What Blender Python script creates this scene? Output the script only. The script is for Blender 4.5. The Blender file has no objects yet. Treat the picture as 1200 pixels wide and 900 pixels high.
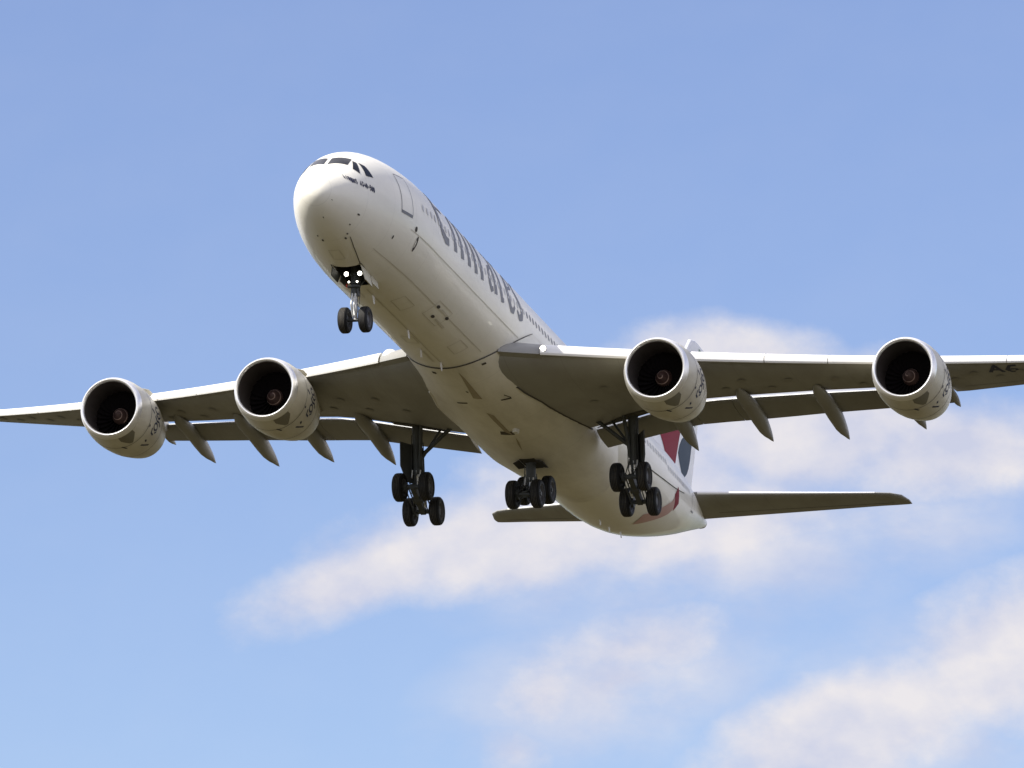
import bpy, math, random
from mathutils import Vector, Matrix

# ------------------------------------------------------------------ camera, sky, sun, exposure
sc = bpy.context.scene
col = sc.collection
CAM = Vector((0.0, 0.0, 1.7))
ELEV = math.radians(12.0)
cam_data = bpy.data.cameras.new("camera")
cam_data.sensor_width = 36.0
cam_data.lens = 8498.11 / 1200.0 * 36.0
cam_data.clip_start = 1.0
cam_data.clip_end = 60000.0
cam = bpy.data.objects.new("camera", cam_data)
cam.location = CAM
cam.rotation_euler = (math.radians(90) + ELEV, 0, 0)
col.objects.link(cam)
sc.camera = cam

SUN_ELEV = math.radians(44.5)
SUN_AZ = math.radians(240.7)          # clockwise from +Y
SUN_DIR = Vector((math.sin(SUN_AZ) * math.cos(SUN_ELEV), math.cos(SUN_AZ) * math.cos(SUN_ELEV), math.sin(SUN_ELEV)))
sun_data = bpy.data.lights.new("sun", 'SUN')
sun_data.energy = 5.0
sun_data.angle = math.radians(0.5)
sun_data.color = (1.0, 0.955, 0.86)
sun = bpy.data.objects.new("sun", sun_data)
sun.rotation_euler = SUN_DIR.to_track_quat('Z', 'Y').to_euler()
sun.location = (0, 0, 300)
col.objects.link(sun)

sc.view_settings.view_transform = 'Standard'
sc.view_settings.look = 'None'
sc.view_settings.gamma = 1.0
sc.view_settings.use_curve_mapping = False
sc.view_settings.exposure = 0.5

world = bpy.data.worlds.new("World")
sc.world = world
world.use_nodes = True


def build_world():
    nt = world.node_tree
    nt.nodes.clear()
    N, L = nt.nodes, nt.links
    out = N.new('ShaderNodeOutputWorld')
    bg = N.new('ShaderNodeBackground')
    bg.inputs['Strength'].default_value = 0.12
    sky = N.new('ShaderNodeTexSky')
    sky.sky_type = 'NISHITA'
    sky.sun_disc = False
    sky.sun_elevation = SUN_ELEV
    sky.sun_rotation = SUN_AZ
    sky.altitude = 0
    sky.air_density = 1.0
    sky.dust_density = 0.35
    sky.ozone_density = 2.0

    def math_(op, a, b=None, c=None, clamp=False):
        n = N.new('ShaderNodeMath'); n.operation = op; n.use_clamp = clamp
        for i, v in enumerate((a, b, c)):
            if v is None:
                continue
            if isinstance(v, (int, float)):
                n.inputs[i].default_value = v
            else:
                L.new(v, n.inputs[i])
        return n.outputs[0]
    tc = N.new('ShaderNodeTexCoord')
    sep = N.new('ShaderNodeSeparateXYZ')
    L.new(tc.outputs['Generated'], sep.inputs[0])
    ysafe = math_('MAXIMUM', math_('ABSOLUTE', sep.outputs[1]), 0.05)
    # cloud sheet coordinates: azimuth and height above the horizon, in hundredths
    a = math_('MULTIPLY', math_('DIVIDE', sep.outputs[0], ysafe), 100.0)
    h = math_('MULTIPLY', math_('DIVIDE', sep.outputs[2], ysafe), 100.0)
    comb = N.new('ShaderNodeCombineXYZ')
    L.new(a, comb.inputs[0]); L.new(h, comb.inputs[1]); L.new(math_('SIGN', sep.outputs[1]), comb.inputs[2])

    def noise(scale, detail, rough, off=(0, 0, 0), stretch=(1, 1, 1)):
        m = N.new('ShaderNodeMapping')
        m.inputs['Location'].default_value = off
        m.inputs['Scale'].default_value = stretch
        L.new(comb.outputs[0], m.inputs[0])
        n = N.new('ShaderNodeTexNoise')
        n.inputs['Scale'].default_value = scale
        n.inputs['Detail'].default_value = detail
        n.inputs['Roughness'].default_value = rough
        L.new(m.outputs[0], n.inputs['Vector'])
        return n.outputs[0]
    # the banks of cloud: (azimuth, height, half length, half height, tilt degrees, weight)
    banks = CLOUD_BANKS
    field = None
    for (bx, bh, rx, rh, tilt, wgt) in banks:
        ct, st = math.cos(math.radians(tilt)), math.sin(math.radians(tilt))
        dx = math_('SUBTRACT', a, bx); dh = math_('SUBTRACT', h, bh)
        u = math_('DIVIDE', math_('ADD', math_('MULTIPLY', dx, ct), math_('MULTIPLY', dh, st)), rx)
        v = math_('DIVIDE', math_('SUBTRACT', math_('MULTIPLY', dh, ct), math_('MULTIPLY', dx, st)), rh)
        d = math_('SQRT', math_('ADD', math_('MULTIPLY', u, u), math_('MULTIPLY', v, v)))
        g = math_('MULTIPLY', math_('SUBTRACT', 1.0, d), wgt)
        field = g if field is None else math_('SMOOTH_MAX', field, g, 0.25)
    n1 = noise(0.42, 6.0, 0.55, (3.1, 7.7, 0), (0.75, 1.0, 1))
    n1s = noise(0.42, 6.0, 0.55, (3.1 - .22, 7.7 + .36, 0), (0.75, 1.0, 1))
    n2 = noise(1.3, 9.0, 0.62, (11.0, 2.0, 0), (0.8, 1.0, 1))
    fld = math_('ADD', field, math_('MULTIPLY', math_('SUBTRACT', n1, 0.5), 1.7))
    fld = math_('ADD', fld, math_('MULTIPLY', math_('SUBTRACT', n2, 0.5), 1.0))
    veil = None
    for (bx, bh, rx, rh, tilt, wgt) in VEILS:
        ct, st = math.cos(math.radians(tilt)), math.sin(math.radians(tilt))
        dx = math_('SUBTRACT', a, bx); dh = math_('SUBTRACT', h, bh)
        u = math_('DIVIDE', math_('ADD', math_('MULTIPLY', dx, ct), math_('MULTIPLY', dh, st)), rx)
        v = math_('DIVIDE', math_('SUBTRACT', math_('MULTIPLY', dh, ct), math_('MULTIPLY', dx, st)), rh)
        d = math_('SQRT', math_('ADD', math_('MULTIPLY', u, u), math_('MULTIPLY', v, v)))
        g = math_('MULTIPLY', math_('SUBTRACT', 1.0, d, clamp=True), wgt)
        veil = g if veil is None else math_('MAXIMUM', veil, g)
    n3 = noise(0.7, 6.0, 0.6, (5.0, 13.0, 0), (0.6, 1.1, 1))
    veil = math_('MULTIPLY', veil, math_('MULTIPLY', math_('SUBTRACT', n3, 0.22), 2.6, clamp=True))
    # broken cloud over the rest of the sky, away from this quarter of it
    gn = N.new('ShaderNodeTexNoise'); gn.inputs['Scale'].default_value = 3.2; gn.inputs['Detail'].default_value = 6
    L.new(tc.outputs['Generated'], gn.inputs['Vector'])
    dot = N.new('ShaderNodeVectorMath'); dot.operation = 'DOT_PRODUCT'
    L.new(tc.outputs['Generated'], dot.inputs[0]); dot.inputs[1].default_value = (0, math.cos(ELEV), math.sin(ELEV))
    away = math_('MULTIPLY', math_('SUBTRACT', 0.982, dot.outputs['Value']), 40.0, clamp=True)
    gen = math_('MULTIPLY', math_('MULTIPLY', math_('SUBTRACT', gn.outputs[0], CLOUD_CUT), 9.0, clamp=True), away)
    fld = math_('MAXIMUM', fld, math_('SUBTRACT', gen, 0.15))
    mr = N.new('ShaderNodeMapRange'); mr.interpolation_type = 'SMOOTHSTEP'
    L.new(fld, mr.inputs['Value'])
    mr.inputs['From Min'].default_value = -0.35; mr.inputs['From Max'].default_value = 1.05
    mr.inputs['To Min'].default_value = 0.0; mr.inputs['To Max'].default_value = 0.90
    # sky colour, a little milkier than the clear-air model
    hsv = N.new('ShaderNodeHueSaturation')
    hsv.inputs['Hue'].default_value = SKY_HUE
    hsv.inputs['Saturation'].default_value = SKY_SAT
    hsv.inputs['Value'].default_value = SKY_VAL
    L.new(sky.outputs[0], hsv.inputs['Color'])
    shade = math_('ADD', math_('MULTIPLY', math_('SUBTRACT', n1, n1s), 1.9), math_('ADD', 0.47, math_('MULTIPLY', math_('SUBTRACT', fld, 0.5), 0.06)))
    shade = math_('ADD', shade, math_('MULTIPLY', math_('SUBTRACT', n2, 0.5), 0.3))
    cr = N.new('ShaderNodeValToRGB')
    cr.color_ramp.elements[0].position = 0.25; cr.color_ramp.elements[0].color = (3.75, 3.85, 4.65, 1)
    cr.color_ramp.elements[1].position = 0.72; cr.color_ramp.elements[1].color = (5.25, 4.95, 4.9, 1)
    L.new(shade, cr.inputs[0])
    mix = N.new('ShaderNodeMix'); mix.data_type = 'RGBA'
    L.new(math_('MAXIMUM', mr.outputs[0], veil), mix.inputs['Factor'])
    # gain added to unseen clouds to lift the light on the shaded port side
    gain = N.new('ShaderNodeVectorMath'); gain.operation = 'SCALE'
    L.new(cr.outputs[0], gain.inputs[0]); L.new(math_('ADD', 1.0, math_('MULTIPLY', away, 0.70)), gain.inputs['Scale'])
    L.new(hsv.outputs[0], mix.inputs['A']); L.new(gain.outputs[0], mix.inputs['B'])
    L.new(mix.outputs['Result'], bg.inputs['Color'])
    L.new(bg.outputs[0], out.inputs[0])


SKY_HUE, SKY_SAT, SKY_VAL = 0.519, 1.08, 0.90
CLOUD_CUT = 0.42


def bank(px, py, rx, ry, tilt, w):
    # a bank described by where it hangs in the sky (1200 x 900 sheet spanning 8 degrees)
    az = (px - 600) / 84.98
    el = math.degrees(ELEV) + math.degrees((450 - py) / 8498.0)
    return (az, 100 * math.tan(math.radians(el)), rx / 84.98, ry / 84.98, tilt, w)


CLOUD_BANKS = [
    bank(850, 440, 150, 78, 3, 1.9),
    bank(950, 500, 220, 95, 0, 2.0),
    bank(1130, 530, 190, 80, 0, 1.8),
    bank(740, 570, 210, 95, 5, 1.9),
    bank(620, 630, 260, 75, 8, 1.8),
    bank(430, 675, 170, 52, 20, 1.5),
    bank(830, 615, 210, 75, 8, 1.5),
    bank(750, 760, 160, 60, 12, 1.2),
    bank(640, 810, 80, 65, 40, 1.1),
    bank(605, 880, 45, 60, 80, 1.0),
    bank(1010, 850, 230, 95, 20, 1.8),
    bank(1180, 770, 160, 110, 20, 1.7),
]
VEILS = [
    bank(820, 640, 420, 150, 5, .95),
    bank(1050, 600, 260, 120, 0, .8),
    bank(720, 800, 300, 130, 15, .9),
    bank(1080, 850, 360, 190, 20, .9),
]
build_world()

# ------------------------------------------------------------------ materials
def new_mat(name):
    m = bpy.data.materials.new(name); m.use_nodes = True
    nt = m.node_tree
    return m, nt, nt.nodes['Principled BSDF']


def paint(name, base, rough=0.35, metal=0.0, dirt=0.12, dirt_col=(0.25, 0.21, 0.15), scale=0.6, stretch=(0.25, 1, 1), lines=None, coat=0.0, spec=0.5):
    m, nt, b = new_mat(name)
    N, L = nt.nodes, nt.links
    tc = N.new('ShaderNodeTexCoord')
    mp = N.new('ShaderNodeMapping'); mp.inputs['Scale'].default_value = stretch
    L.new(tc.outputs['Object'], mp.inputs[0])
    n = N.new('ShaderNodeTexNoise'); n.inputs['Scale'].default_value = scale; n.inputs['Detail'].default_value = 8; n.inputs['Roughness'].default_value = 0.65
    L.new(mp.outputs[0], n.inputs['Vector'])
    mr = N.new('ShaderNodeMapRange'); mr.inputs['From Min'].default_value = 0.42; mr.inputs['From Max'].default_value = 0.75
    mr.inputs['To Max'].default_value = dirt
    L.new(n.outputs[0], mr.inputs['Value'])
    mix = N.new('ShaderNodeMix'); mix.data_type = 'RGBA'
    mix.inputs['A'].default_value = (*base, 1); mix.inputs['B'].default_value = (*dirt_col, 1)
    L.new(mr.outputs[0], mix.inputs['Factor'])
    res = mix.outputs['Result']
    if lines:
        sep = N.new('ShaderNodeSeparateXYZ'); L.new(tc.outputs['Object'], sep.inputs[0])
        for axis, period, width, amount in lines:
            a = N.new('ShaderNodeMath'); a.operation = 'PINGPONG'; a.inputs[1].default_value = period / 2
            L.new(sep.outputs[axis], a.inputs[0])
            c = N.new('ShaderNodeMath'); c.operation = 'LESS_THAN'; c.inputs[1].default_value = width / 2
            L.new(a.outputs[0], c.inputs[0])
            d = N.new('ShaderNodeMath'); d.operation = 'MULTIPLY'; d.inputs[1].default_value = amount
            L.new(c.outputs[0], d.inputs[0])
            mx = N.new('ShaderNodeMix'); mx.data_type = 'RGBA'
            mx.inputs['B'].default_value = (0.05, 0.05, 0.05, 1)
            L.new(res, mx.inputs['A']); L.new(d.outputs[0], mx.inputs['Factor'])
            res = mx.outputs['Result']
    L.new(res, b.inputs['Base Color'])
    rr = N.new('ShaderNodeMapRange'); rr.inputs['To Min'].default_value = rough; rr.inputs['To Max'].default_value = min(1, rough + 0.25)
    L.new(n.outputs[0], rr.inputs['Value']); L.new(rr.outputs[0], b.inputs['Roughness'])
    b.inputs['Metallic'].default_value = metal
    b.inputs['Coat Weight'].default_value = coat
    b.inputs['Specular IOR Level'].default_value = spec
    return m


def emissive(name, colr, strength):
    m, nt, b = new_mat(name)
    b.inputs['Base Color'].default_value = (*colr, 1)
    b.inputs['Emission Color'].default_value = (*colr, 1)
    b.inputs['Emission Strength'].default_value = strength
    return m


M = {
    'white': paint('white_paint', (0.79, 0.765, 0.68), 0.28, dirt=0.16, lines=[(0, 2.13, 0.03, 0.10)], coat=0.12),
    'fairing': paint('fairing_paint', (0.74, 0.71, 0.62), 0.32, dirt=0.35, scale=0.8, stretch=(0.3, 1, 1), lines=[(0, 2.9, 0.035, 0.14)]),
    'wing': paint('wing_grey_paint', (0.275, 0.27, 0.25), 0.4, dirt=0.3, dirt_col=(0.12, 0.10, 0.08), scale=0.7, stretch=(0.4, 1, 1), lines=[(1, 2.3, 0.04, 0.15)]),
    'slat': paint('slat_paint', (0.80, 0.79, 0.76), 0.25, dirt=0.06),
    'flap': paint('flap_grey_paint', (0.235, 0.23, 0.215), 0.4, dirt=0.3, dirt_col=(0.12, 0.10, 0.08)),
    'flap_nose': paint('flap_nose_paint', (0.80, 0.80, 0.78), 0.25, dirt=0.05),
    'nacelle': paint('nacelle_paint', (0.60, 0.57, 0.47), 0.3, dirt=0.4, scale=0.9, stretch=(0.5, 1, 1)),
    'patch': paint('dark_patch_paint', (0.17, 0.16, 0.12), 0.5, dirt=0.3),
    'lip': paint('polished_lip_metal', (0.86, 0.85, 0.83), 0.22, metal=0.75, dirt=0.05),
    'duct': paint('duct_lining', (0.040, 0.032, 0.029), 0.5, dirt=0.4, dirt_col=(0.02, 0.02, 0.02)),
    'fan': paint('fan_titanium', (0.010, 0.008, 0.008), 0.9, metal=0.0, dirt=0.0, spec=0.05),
    'spinner': paint('spinner_grey', (0.045, 0.02, 0.014), 0.5, dirt=0.1),
    'swirl': paint('spinner_swirl_paint', (0.34, 0.24, 0.19), 0.5, dirt=0.05),
    'hot': paint('exhaust_metal', (0.30, 0.25, 0.20), 0.35, metal=0.9, dirt=0.4, dirt_col=(0.1, 0.08, 0.06)),
    'tyre': paint('tyre_rubber', (0.008, 0.008, 0.009), 0.55, dirt=0.3, dirt_col=(0.02, 0.02, 0.02), stretch=(2, 2, 2), spec=0.25),
    'rim': paint('wheel_rim_metal', (0.09, 0.09, 0.10), 0.5, metal=0.2, dirt=0.4, dirt_col=(0.05, 0.05, 0.05), stretch=(2, 2, 2)),
    'strut': paint('strut_grey_paint', (0.055, 0.06, 0.06), 0.45, dirt=0.4, dirt_col=(0.05, 0.05, 0.05), stretch=(2, 2, 2)),
    'strut_white': paint('strut_white_paint', (0.75, 0.75, 0.74), 0.35, dirt=0.3, stretch=(2, 2, 2)),
    'chrome': paint('oleo_chrome', (0.8, 0.8, 0.8), 0.15, metal=1.0, dirt=0.05),
    'dark': paint('bay_dark_primer', (0.035, 0.032, 0.028), 0.7, dirt=0.4),
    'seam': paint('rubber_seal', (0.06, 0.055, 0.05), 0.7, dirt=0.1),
    'stain': paint('soot_stain', (0.36, 0.31, 0.22), 0.5, dirt=0.3),
    'glass': paint('cockpit_glass', (0.010, 0.011, 0.014), 0.12, dirt=0.0, spec=0.35),
    'panel': paint('access_panel_paint', (0.245, 0.24, 0.22), 0.45, dirt=0.3),
    'joint': paint('skin_joint_paint', (0.60, 0.57, 0.49), 0.4, dirt=0.3),
    'blind': paint('drawn_window_blind', (0.5, 0.5, 0.5), 0.3, dirt=0.0),
    'letter': paint('grey_lettering', (0.15, 0.155, 0.175), 0.4, dirt=0.1),
    'ink': paint('blue_black_ink', (0.02, 0.025, 0.06), 0.5, dirt=0.0),
    'red': paint('red_paint', (0.24, 0.018, 0.035), 0.55, dirt=0.05, spec=0.15),
    'red_faded': paint('thin_red_paint', (0.50, 0.30, 0.26), 0.4, dirt=0.1),
    'green': paint('green_paint', (0.02, 0.16, 0.07), 0.3, dirt=0.05),
    'slate': paint('slate_paint', (0.05, 0.075, 0.11), 0.55, dirt=0.05, spec=0.15),
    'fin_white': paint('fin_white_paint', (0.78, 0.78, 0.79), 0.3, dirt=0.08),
    'lamp': emissive('landing_lamp_glow', (1.0, 0.95, 0.82), 5.0),
    'redlamp': paint('red_brake_line', (0.5, 0.06, 0.03), 0.4, dirt=0.0),
}

# ------------------------------------------------------------------ mesh helpers
BASE = Vector((34.45, 0.0, -6.0))     # the airliner's origin: under its main wheels


class MB:
    """Collects vertices and faces given in airframe metres (x aft, y to starboard, z up)."""
    def __init__(self):
        self.v, self.f, self.m = [], [], []

    def add(self, vs, fs, mi=0):
        o = len(self.v)
        self.v += [tuple(p) for p in vs]
        self.f += [tuple(i + o for i in f) for f in fs]
        self.m += [mi] * len(fs)

    def loft(self, rings, closed=True, cap=(True, True), mi=0, skip=None):
        n = len(rings[0]); vs = [p for r in rings for p in r]; fs = []
        for i in range(len(rings) - 1):
            for j in range(n if closed else n - 1):
                if skip and skip(i, j):
                    continue
                k = (j + 1) % n
                fs.append((i * n + j, i * n + k, (i + 1) * n + k, (i + 1) * n + j))
        if cap[0]: fs.append(tuple(reversed(range(n))))
        if cap[1]: fs.append(tuple(range((len(rings) - 1) * n, len(rings) * n)))
        self.add(vs, fs, mi)

    def tube(self, p0, p1, r0, r1=None, n=12, mi=0, cap=True):
        r1 = r0 if r1 is None else r1
        p0, p1 = Vector(p0), Vector(p1)
        d = (p1 - p0).normalized()
        a = d.orthogonal().normalized(); b = d.cross(a)
        rings = [[p + (a * math.cos(t) + b * math.sin(t)) * r for t in [2 * math.pi * k / n for k in range(n)]] for p, r in ((p0, r0), (p1, r1))]
        self.loft(rings, cap=(cap, cap), mi=mi)

    def path(self, pts, r, n=8, mi=0):
        for a, b in zip(pts, pts[1:]):
            self.tube(a, b, r, n=n, mi=mi)

    def lathe(self, c, axis, prof, n=40, mi=0, close=False):
        """prof: (distance along axis, radius)"""
        c = Vector(c); d = Vector(axis).normalized()
        a = Vector((0, 0, 1)); a = (a - d * a.dot(d)).normalized(); b = d.cross(a)
        rings = [[c + d * s + (a * math.cos(t) + b * math.sin(t)) * r for t in [2 * math.pi * k / n for k in range(n)]] for s, r in prof]
        if close: rings.append(rings[0])
        self.loft(rings, cap=(False, False), mi=mi)

    def box(self, c, sx, sy, sz, rot=None, mi=0):
        c = Vector(c); vs = []
        for k in range(8):
            p = Vector(((k & 1) - .5, ((k >> 1) & 1) - .5, ((k >> 2) & 1) - .5))
            p = Vector((p.x * sx, p.y * sy, p.z * sz))
            if rot is not None: p = rot @ p
            vs.append(c + p)
        self.add(vs, [(0, 2, 3, 1), (4, 5, 7, 6), (0, 1, 5, 4), (2, 6, 7, 3), (0, 4, 6, 2), (1, 3, 7, 5)], mi)

    def mirrored(self):
        m = MB(); m.v = [(x, -y, z) for x, y, z in self.v]; m.f = [tuple(reversed(f)) for f in self.f]; m.m = list(self.m)
        return m

    def build(self, name, mats, parent=None, smooth=35, bevel=0.0, recalc=True):
        me = bpy.data.meshes.new(name)
        me.from_pydata([(x - BASE.x, y - BASE.y, z - BASE.z) for x, y, z in self.v], [], self.f)
        if not isinstance(mats, (list, tuple)): mats = [mats]
        for mt in mats: me.materials.append(mt)
        me.polygons.foreach_set('material_index', self.m)
        if recalc:
            import bmesh
            bm = bmesh.new(); bm.from_mesh(me)
            bmesh.ops.remove_doubles(bm, verts=bm.verts, dist=0.0004)
            bmesh.ops.recalc_face_normals(bm, faces=bm.faces)
            bm.to_mesh(me); bm.free()
        if smooth:
            me.shade_smooth(); me.set_sharp_from_angle(angle=math.radians(smooth))
        o = bpy.data.objects.new(name, me); col.objects.link(o)
        if parent is not None: o.parent = parent
        if bevel:
            bv = o.modifiers.new('bevel', 'BEVEL'); bv.width = bevel; bv.segments = 2; bv.limit_method = 'ANGLE'
        return o


def interp(tab, x):
    """smooth monotone interpolation through a table"""
    if x <= tab[0][0]: return tab[0][1]
    if x >= tab[-1][0]: return tab[-1][1]
    for i in range(len(tab) - 1):
        x0, y0 = tab[i]; x1, y1 = tab[i + 1]
        if x0 <= x <= x1:
            h = x1 - x0; s = (y1 - y0) / h
            def slope(k):
                if k == 0: return (tab[1][1] - tab[0][1]) / (tab[1][0] - tab[0][0])
                if k == len(tab) - 1: return (tab[-1][1] - tab[-2][1]) / (tab[-1][0] - tab[-2][0])
                a = (tab[k][1] - tab[k - 1][1]) / (tab[k][0] - tab[k - 1][0]); b = (tab[k + 1][1] - tab[k][1]) / (tab[k + 1][0] - tab[k][0])
                return 0 if a * b <= 0 else 2 * a * b / (a + b)
            m0, m1 = slope(i), slope(i + 1)
            t = (x - x0) / h
            return (2 * t ** 3 - 3 * t * t + 1) * y0 + (t ** 3 - 2 * t * t + t) * h * m0 + (-2 * t ** 3 + 3 * t * t) * y1 + (t ** 3 - t * t) * h * m1


def lin(tab, x):
    if x <= tab[0][0]: return tab[0][1]
    for (x0, y0), (x1, y1) in zip(tab, tab[1:]):
        if x <= x1: return y0 + (y1 - y0) * (x - x0) / (x1 - x0)
    return tab[-1][1]

# ------------------------------------------------------------------ setting: the ground far below
def build_ground():
    S = 30000.0
    me = bpy.data.meshes.new('ground')
    me.from_pydata([(-S, -S, 0), (S, -S, 0), (S, S, 0), (-S, S, 0)], [], [(0, 1, 2, 3)])
    m, nt, b = new_mat('dry_airfield_grass')
    N, L = nt.nodes, nt.links
    tc = N.new('ShaderNodeTexCoord')
    n1 = N.new('ShaderNodeTexNoise'); n1.inputs['Scale'].default_value = 0.012; n1.inputs['Detail'].default_value = 6
    n2 = N.new('ShaderNodeTexNoise'); n2.inputs['Scale'].default_value = 0.8; n2.inputs['Detail'].default_value = 6
    L.new(tc.outputs['Object'], n1.inputs['Vector']); L.new(tc.outputs['Object'], n2.inputs['Vector'])
    cr = N.new('ShaderNodeValToRGB')
    cr.color_ramp.elements[0].position = 0.35; cr.color_ramp.elements[0].color = (0.033, 0.027, 0.005, 1)
    cr.color_ramp.elements[1].position = 0.65; cr.color_ramp.elements[1].color = (0.050, 0.037, 0.009, 1)
    L.new(n1.outputs[0], cr.inputs[0])
    mx = N.new('ShaderNodeMix'); mx.data_type = 'RGBA'; mx.inputs['B'].default_value = (0.022, 0.020, 0.005, 1)
    L.new(cr.outputs[0], mx.inputs['A'])
    mr = N.new('ShaderNodeMapRange'); mr.inputs['From Min'].default_value = .45; mr.inputs['From Max'].default_value = .7; mr.inputs['To Max'].default_value = .6
    L.new(n2.outputs[0], mr.inputs['Value']); L.new(mr.outputs[0], mx.inputs['Factor'])
    L.new(mx.outputs['Result'], b.inputs['Base Color'])
    b.inputs['Roughness'].default_value = 0.95
    me.materials.append(m)
    o = bpy.data.objects.new('ground', me); col.objects.link(o); o['kind'] = 'structure'


build_ground()

# ------------------------------------------------------------------ the airliner
root = bpy.data.objects.new('airliner', None)
col.objects.link(root)
root['label'] = 'white four engined passenger jet with wheels down, flying overhead against the clouds'
root['category'] = 'airplane'
R = Matrix(((0.27400194, -0.96121916, 0.03131565), (0.27854702, 0.04815134, -0.95921479), (0.92050774, 0.27154959, 0.28093829)))
T = Vector((-0.368220, -0.833157, 342.180689))
W = Matrix(((1, 0, 0), (0, math.sin(ELEV), math.cos(ELEV)), (0, -math.cos(ELEV), math.sin(ELEV))))
rot = W @ R
C0 = Vector((30, 0, 0))
root.matrix_world = Matrix.Translation(CAM + rot @ (BASE - C0) + W @ T) @ rot.to_4x4()

#PROFILE
TOP = [(0, -.75), (.05, -.50), (.2, -.20), (.5, .12), (1.0, .47), (1.4, .74), (1.8, 1.04), (2.3, 1.42), (3.0, 1.83), (4.0, 2.22), (5.0, 2.47), (6.0, 2.63), (7.5, 2.76), (9.0, 2.82), (48, 2.82), (54, 2.85), (60, 2.82), (64, 2.76), (66.8, 2.62)]
BOT = [(0, -.75), (.05, -1.0), (.2, -1.25), (.5, -1.52), (1.0, -1.83), (2.0, -2.22), (3.0, -2.47), (4.0, -2.63), (5.5, -2.76), (7.5, -2.82), (46, -2.82), (49, -2.70), (52, -2.30), (56, -1.35), (60, -.20), (64, 1.10), (66.8, 2.0)]
HW = [(0, 0.0), (.05, .26), (.2, .52), (.5, .80), (1.0, 1.12), (2.0, 1.54), (3.0, 1.86), (4.0, 2.14), (5.5, 2.45), (7.0, 2.66), (9.0, 2.80), (10.5, 2.82), (47, 2.82), (52, 2.62), (56, 2.18), (60, 1.58), (64, .88), (66.8, .34)]
ZC = [(0, -.75), (2.0, -.45), (5.0, -.08), (7.5, 0), (46, 0), (52, .25), (56, .75), (60, 1.3), (64, 1.92), (66.8, 2.3)]


def skin(x, ang, off=0.0):
    """point of the fuselage skin; ang in degrees from the port side horizontal, up positive"""
    a = math.radians(ang); zc = interp(ZC, x); hw = interp(HW, x) + off
    c, s = math.cos(a), math.sin(a)
    z = zc + s * ((interp(TOP, x) - zc) + off if s > 0 else (zc - interp(BOT, x)) + off)
    return Vector((x, -hw * c, z))
#END


def fuselage():
    xs = [0.003, .02, .05, .1, .2, .35, .5, .75, 1, 1.25, 1.5, 1.75, 2, 2.3, 2.65, 3, 3.5, 4, 4.5, 5.1, 5.6, 6.2, 6.9, 7.6, 8.5]
    xs += [8.5 + 1.5 * k for k in range(1, 26)] + [47.5, 49, 50.5, 52, 53.5, 55, 56.5, 58, 59.5, 61, 62.5, 64, 65, 66, 66.8]
    n = 96
    # the nose gear bay is a real opening in the skin
    rings = [[skin(x, 360.0 * j / n) for j in range(n)] for x in xs]
    i0, i1 = xs.index(5.1), xs.index(7.6)
    def skip(i, j):
        a = 360.0 * (j + .5) / n
        return i0 <= i < i1 and abs(a - 270) < 13.2
    b = MB(); b.loft(rings, skip=skip)
    o = b.build('fuselage', M['white'], root)
    # bay box behind the opening
    w = .70
    b = MB()
    x0, x1, zt, zb = 5.02, 7.68, -1.75, -2.66
    pts = [(x0, -w, zb), (x1, -w, zb), (x1, w, zb), (x0, w, zb), (x0, -w, zt), (x1, -w, zt), (x1, w, zt), (x0, w, zt)]
    b.add(pts, [(4, 5, 6, 7), (0, 1, 5, 4), (1, 2, 6, 5), (2, 3, 7, 6), (3, 0, 4, 7)])
    b.build('gear_bay', M['dark'], o, smooth=0)
    # tail cone exhaust
    b = MB()
    b.lathe((66.8, 0, 2.31), (1, 0, 0.12), [(-.02, .33), (.32, .27), (.32, .21), (0, .18)], n=24)
    b.build('exhaust_pipe', M['hot'], o)
    return o


fus = fuselage()


def decal(name, poly_xa, mat, parent, off=0.012, th=0.0):
    """a small painted or glazed panel following the fuselage skin; corners as (x, angle)"""
    b = MB(); n = 6
    p = poly_xa
    rows = []
    for i in range(n + 1):
        t = i / n; row = []
        for j in range(n + 1):
            s = j / n
            x = (1 - t) * ((1 - s) * p[0][0] + s * p[1][0]) + t * ((1 - s) * p[3][0] + s * p[2][0])
            a = (1 - t) * ((1 - s) * p[0][1] + s * p[1][1]) + t * ((1 - s) * p[3][1] + s * p[2][1])
            row.append(skin(x, a, off))
        rows.append(row)
    b.loft(rows, closed=False, cap=(False, False))
    return b.build(name, mat, parent)


def strokes(b, polys, width, surf, mi=0):
    """ribbons of paint along polylines; surf(u, v) gives the point, points may carry their own width"""
    for pl in polys:
        fine = []
        for (p, q) in zip(pl, pl[1:]):
            L = math.hypot(q[0] - p[0], q[1] - p[1]); k = max(1, int(L / 0.12))
            for i in range(k):
                t = i / k
                fine.append(tuple(p[c] + (q[c] - p[c]) * t for c in range(len(p))))
        fine.append(pl[-1])
        rows = []
        for i, p in enumerate(fine):
            a = fine[max(0, i - 1)]; c = fine[min(len(fine) - 1, i + 1)]
            dx, dy = c[0] - a[0], c[1] - a[1]; L = math.hypot(dx, dy) or 1
            w = (p[2] if len(p) > 2 else width) / 2
            nx, ny = -dy / L * w, dx / L * w
            rows.append([surf(p[0] + nx, p[1] + ny), surf(p[0], p[1]), surf(p[0] - nx, p[1] - ny)])
        b.loft(rows, closed=False, cap=(False, False), mi=mi)


def arc(cx, cy, rx, ry, a0, a1, n=10, w=None):
    out = []
    for i in range(n + 1):
        t = math.radians(a0 + (a1 - a0) * i / n)
        p = (cx + rx * math.cos(t), cy + ry * math.sin(t))
        out.append(p + ((w,),)[0] if w else p)
    return out


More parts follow.
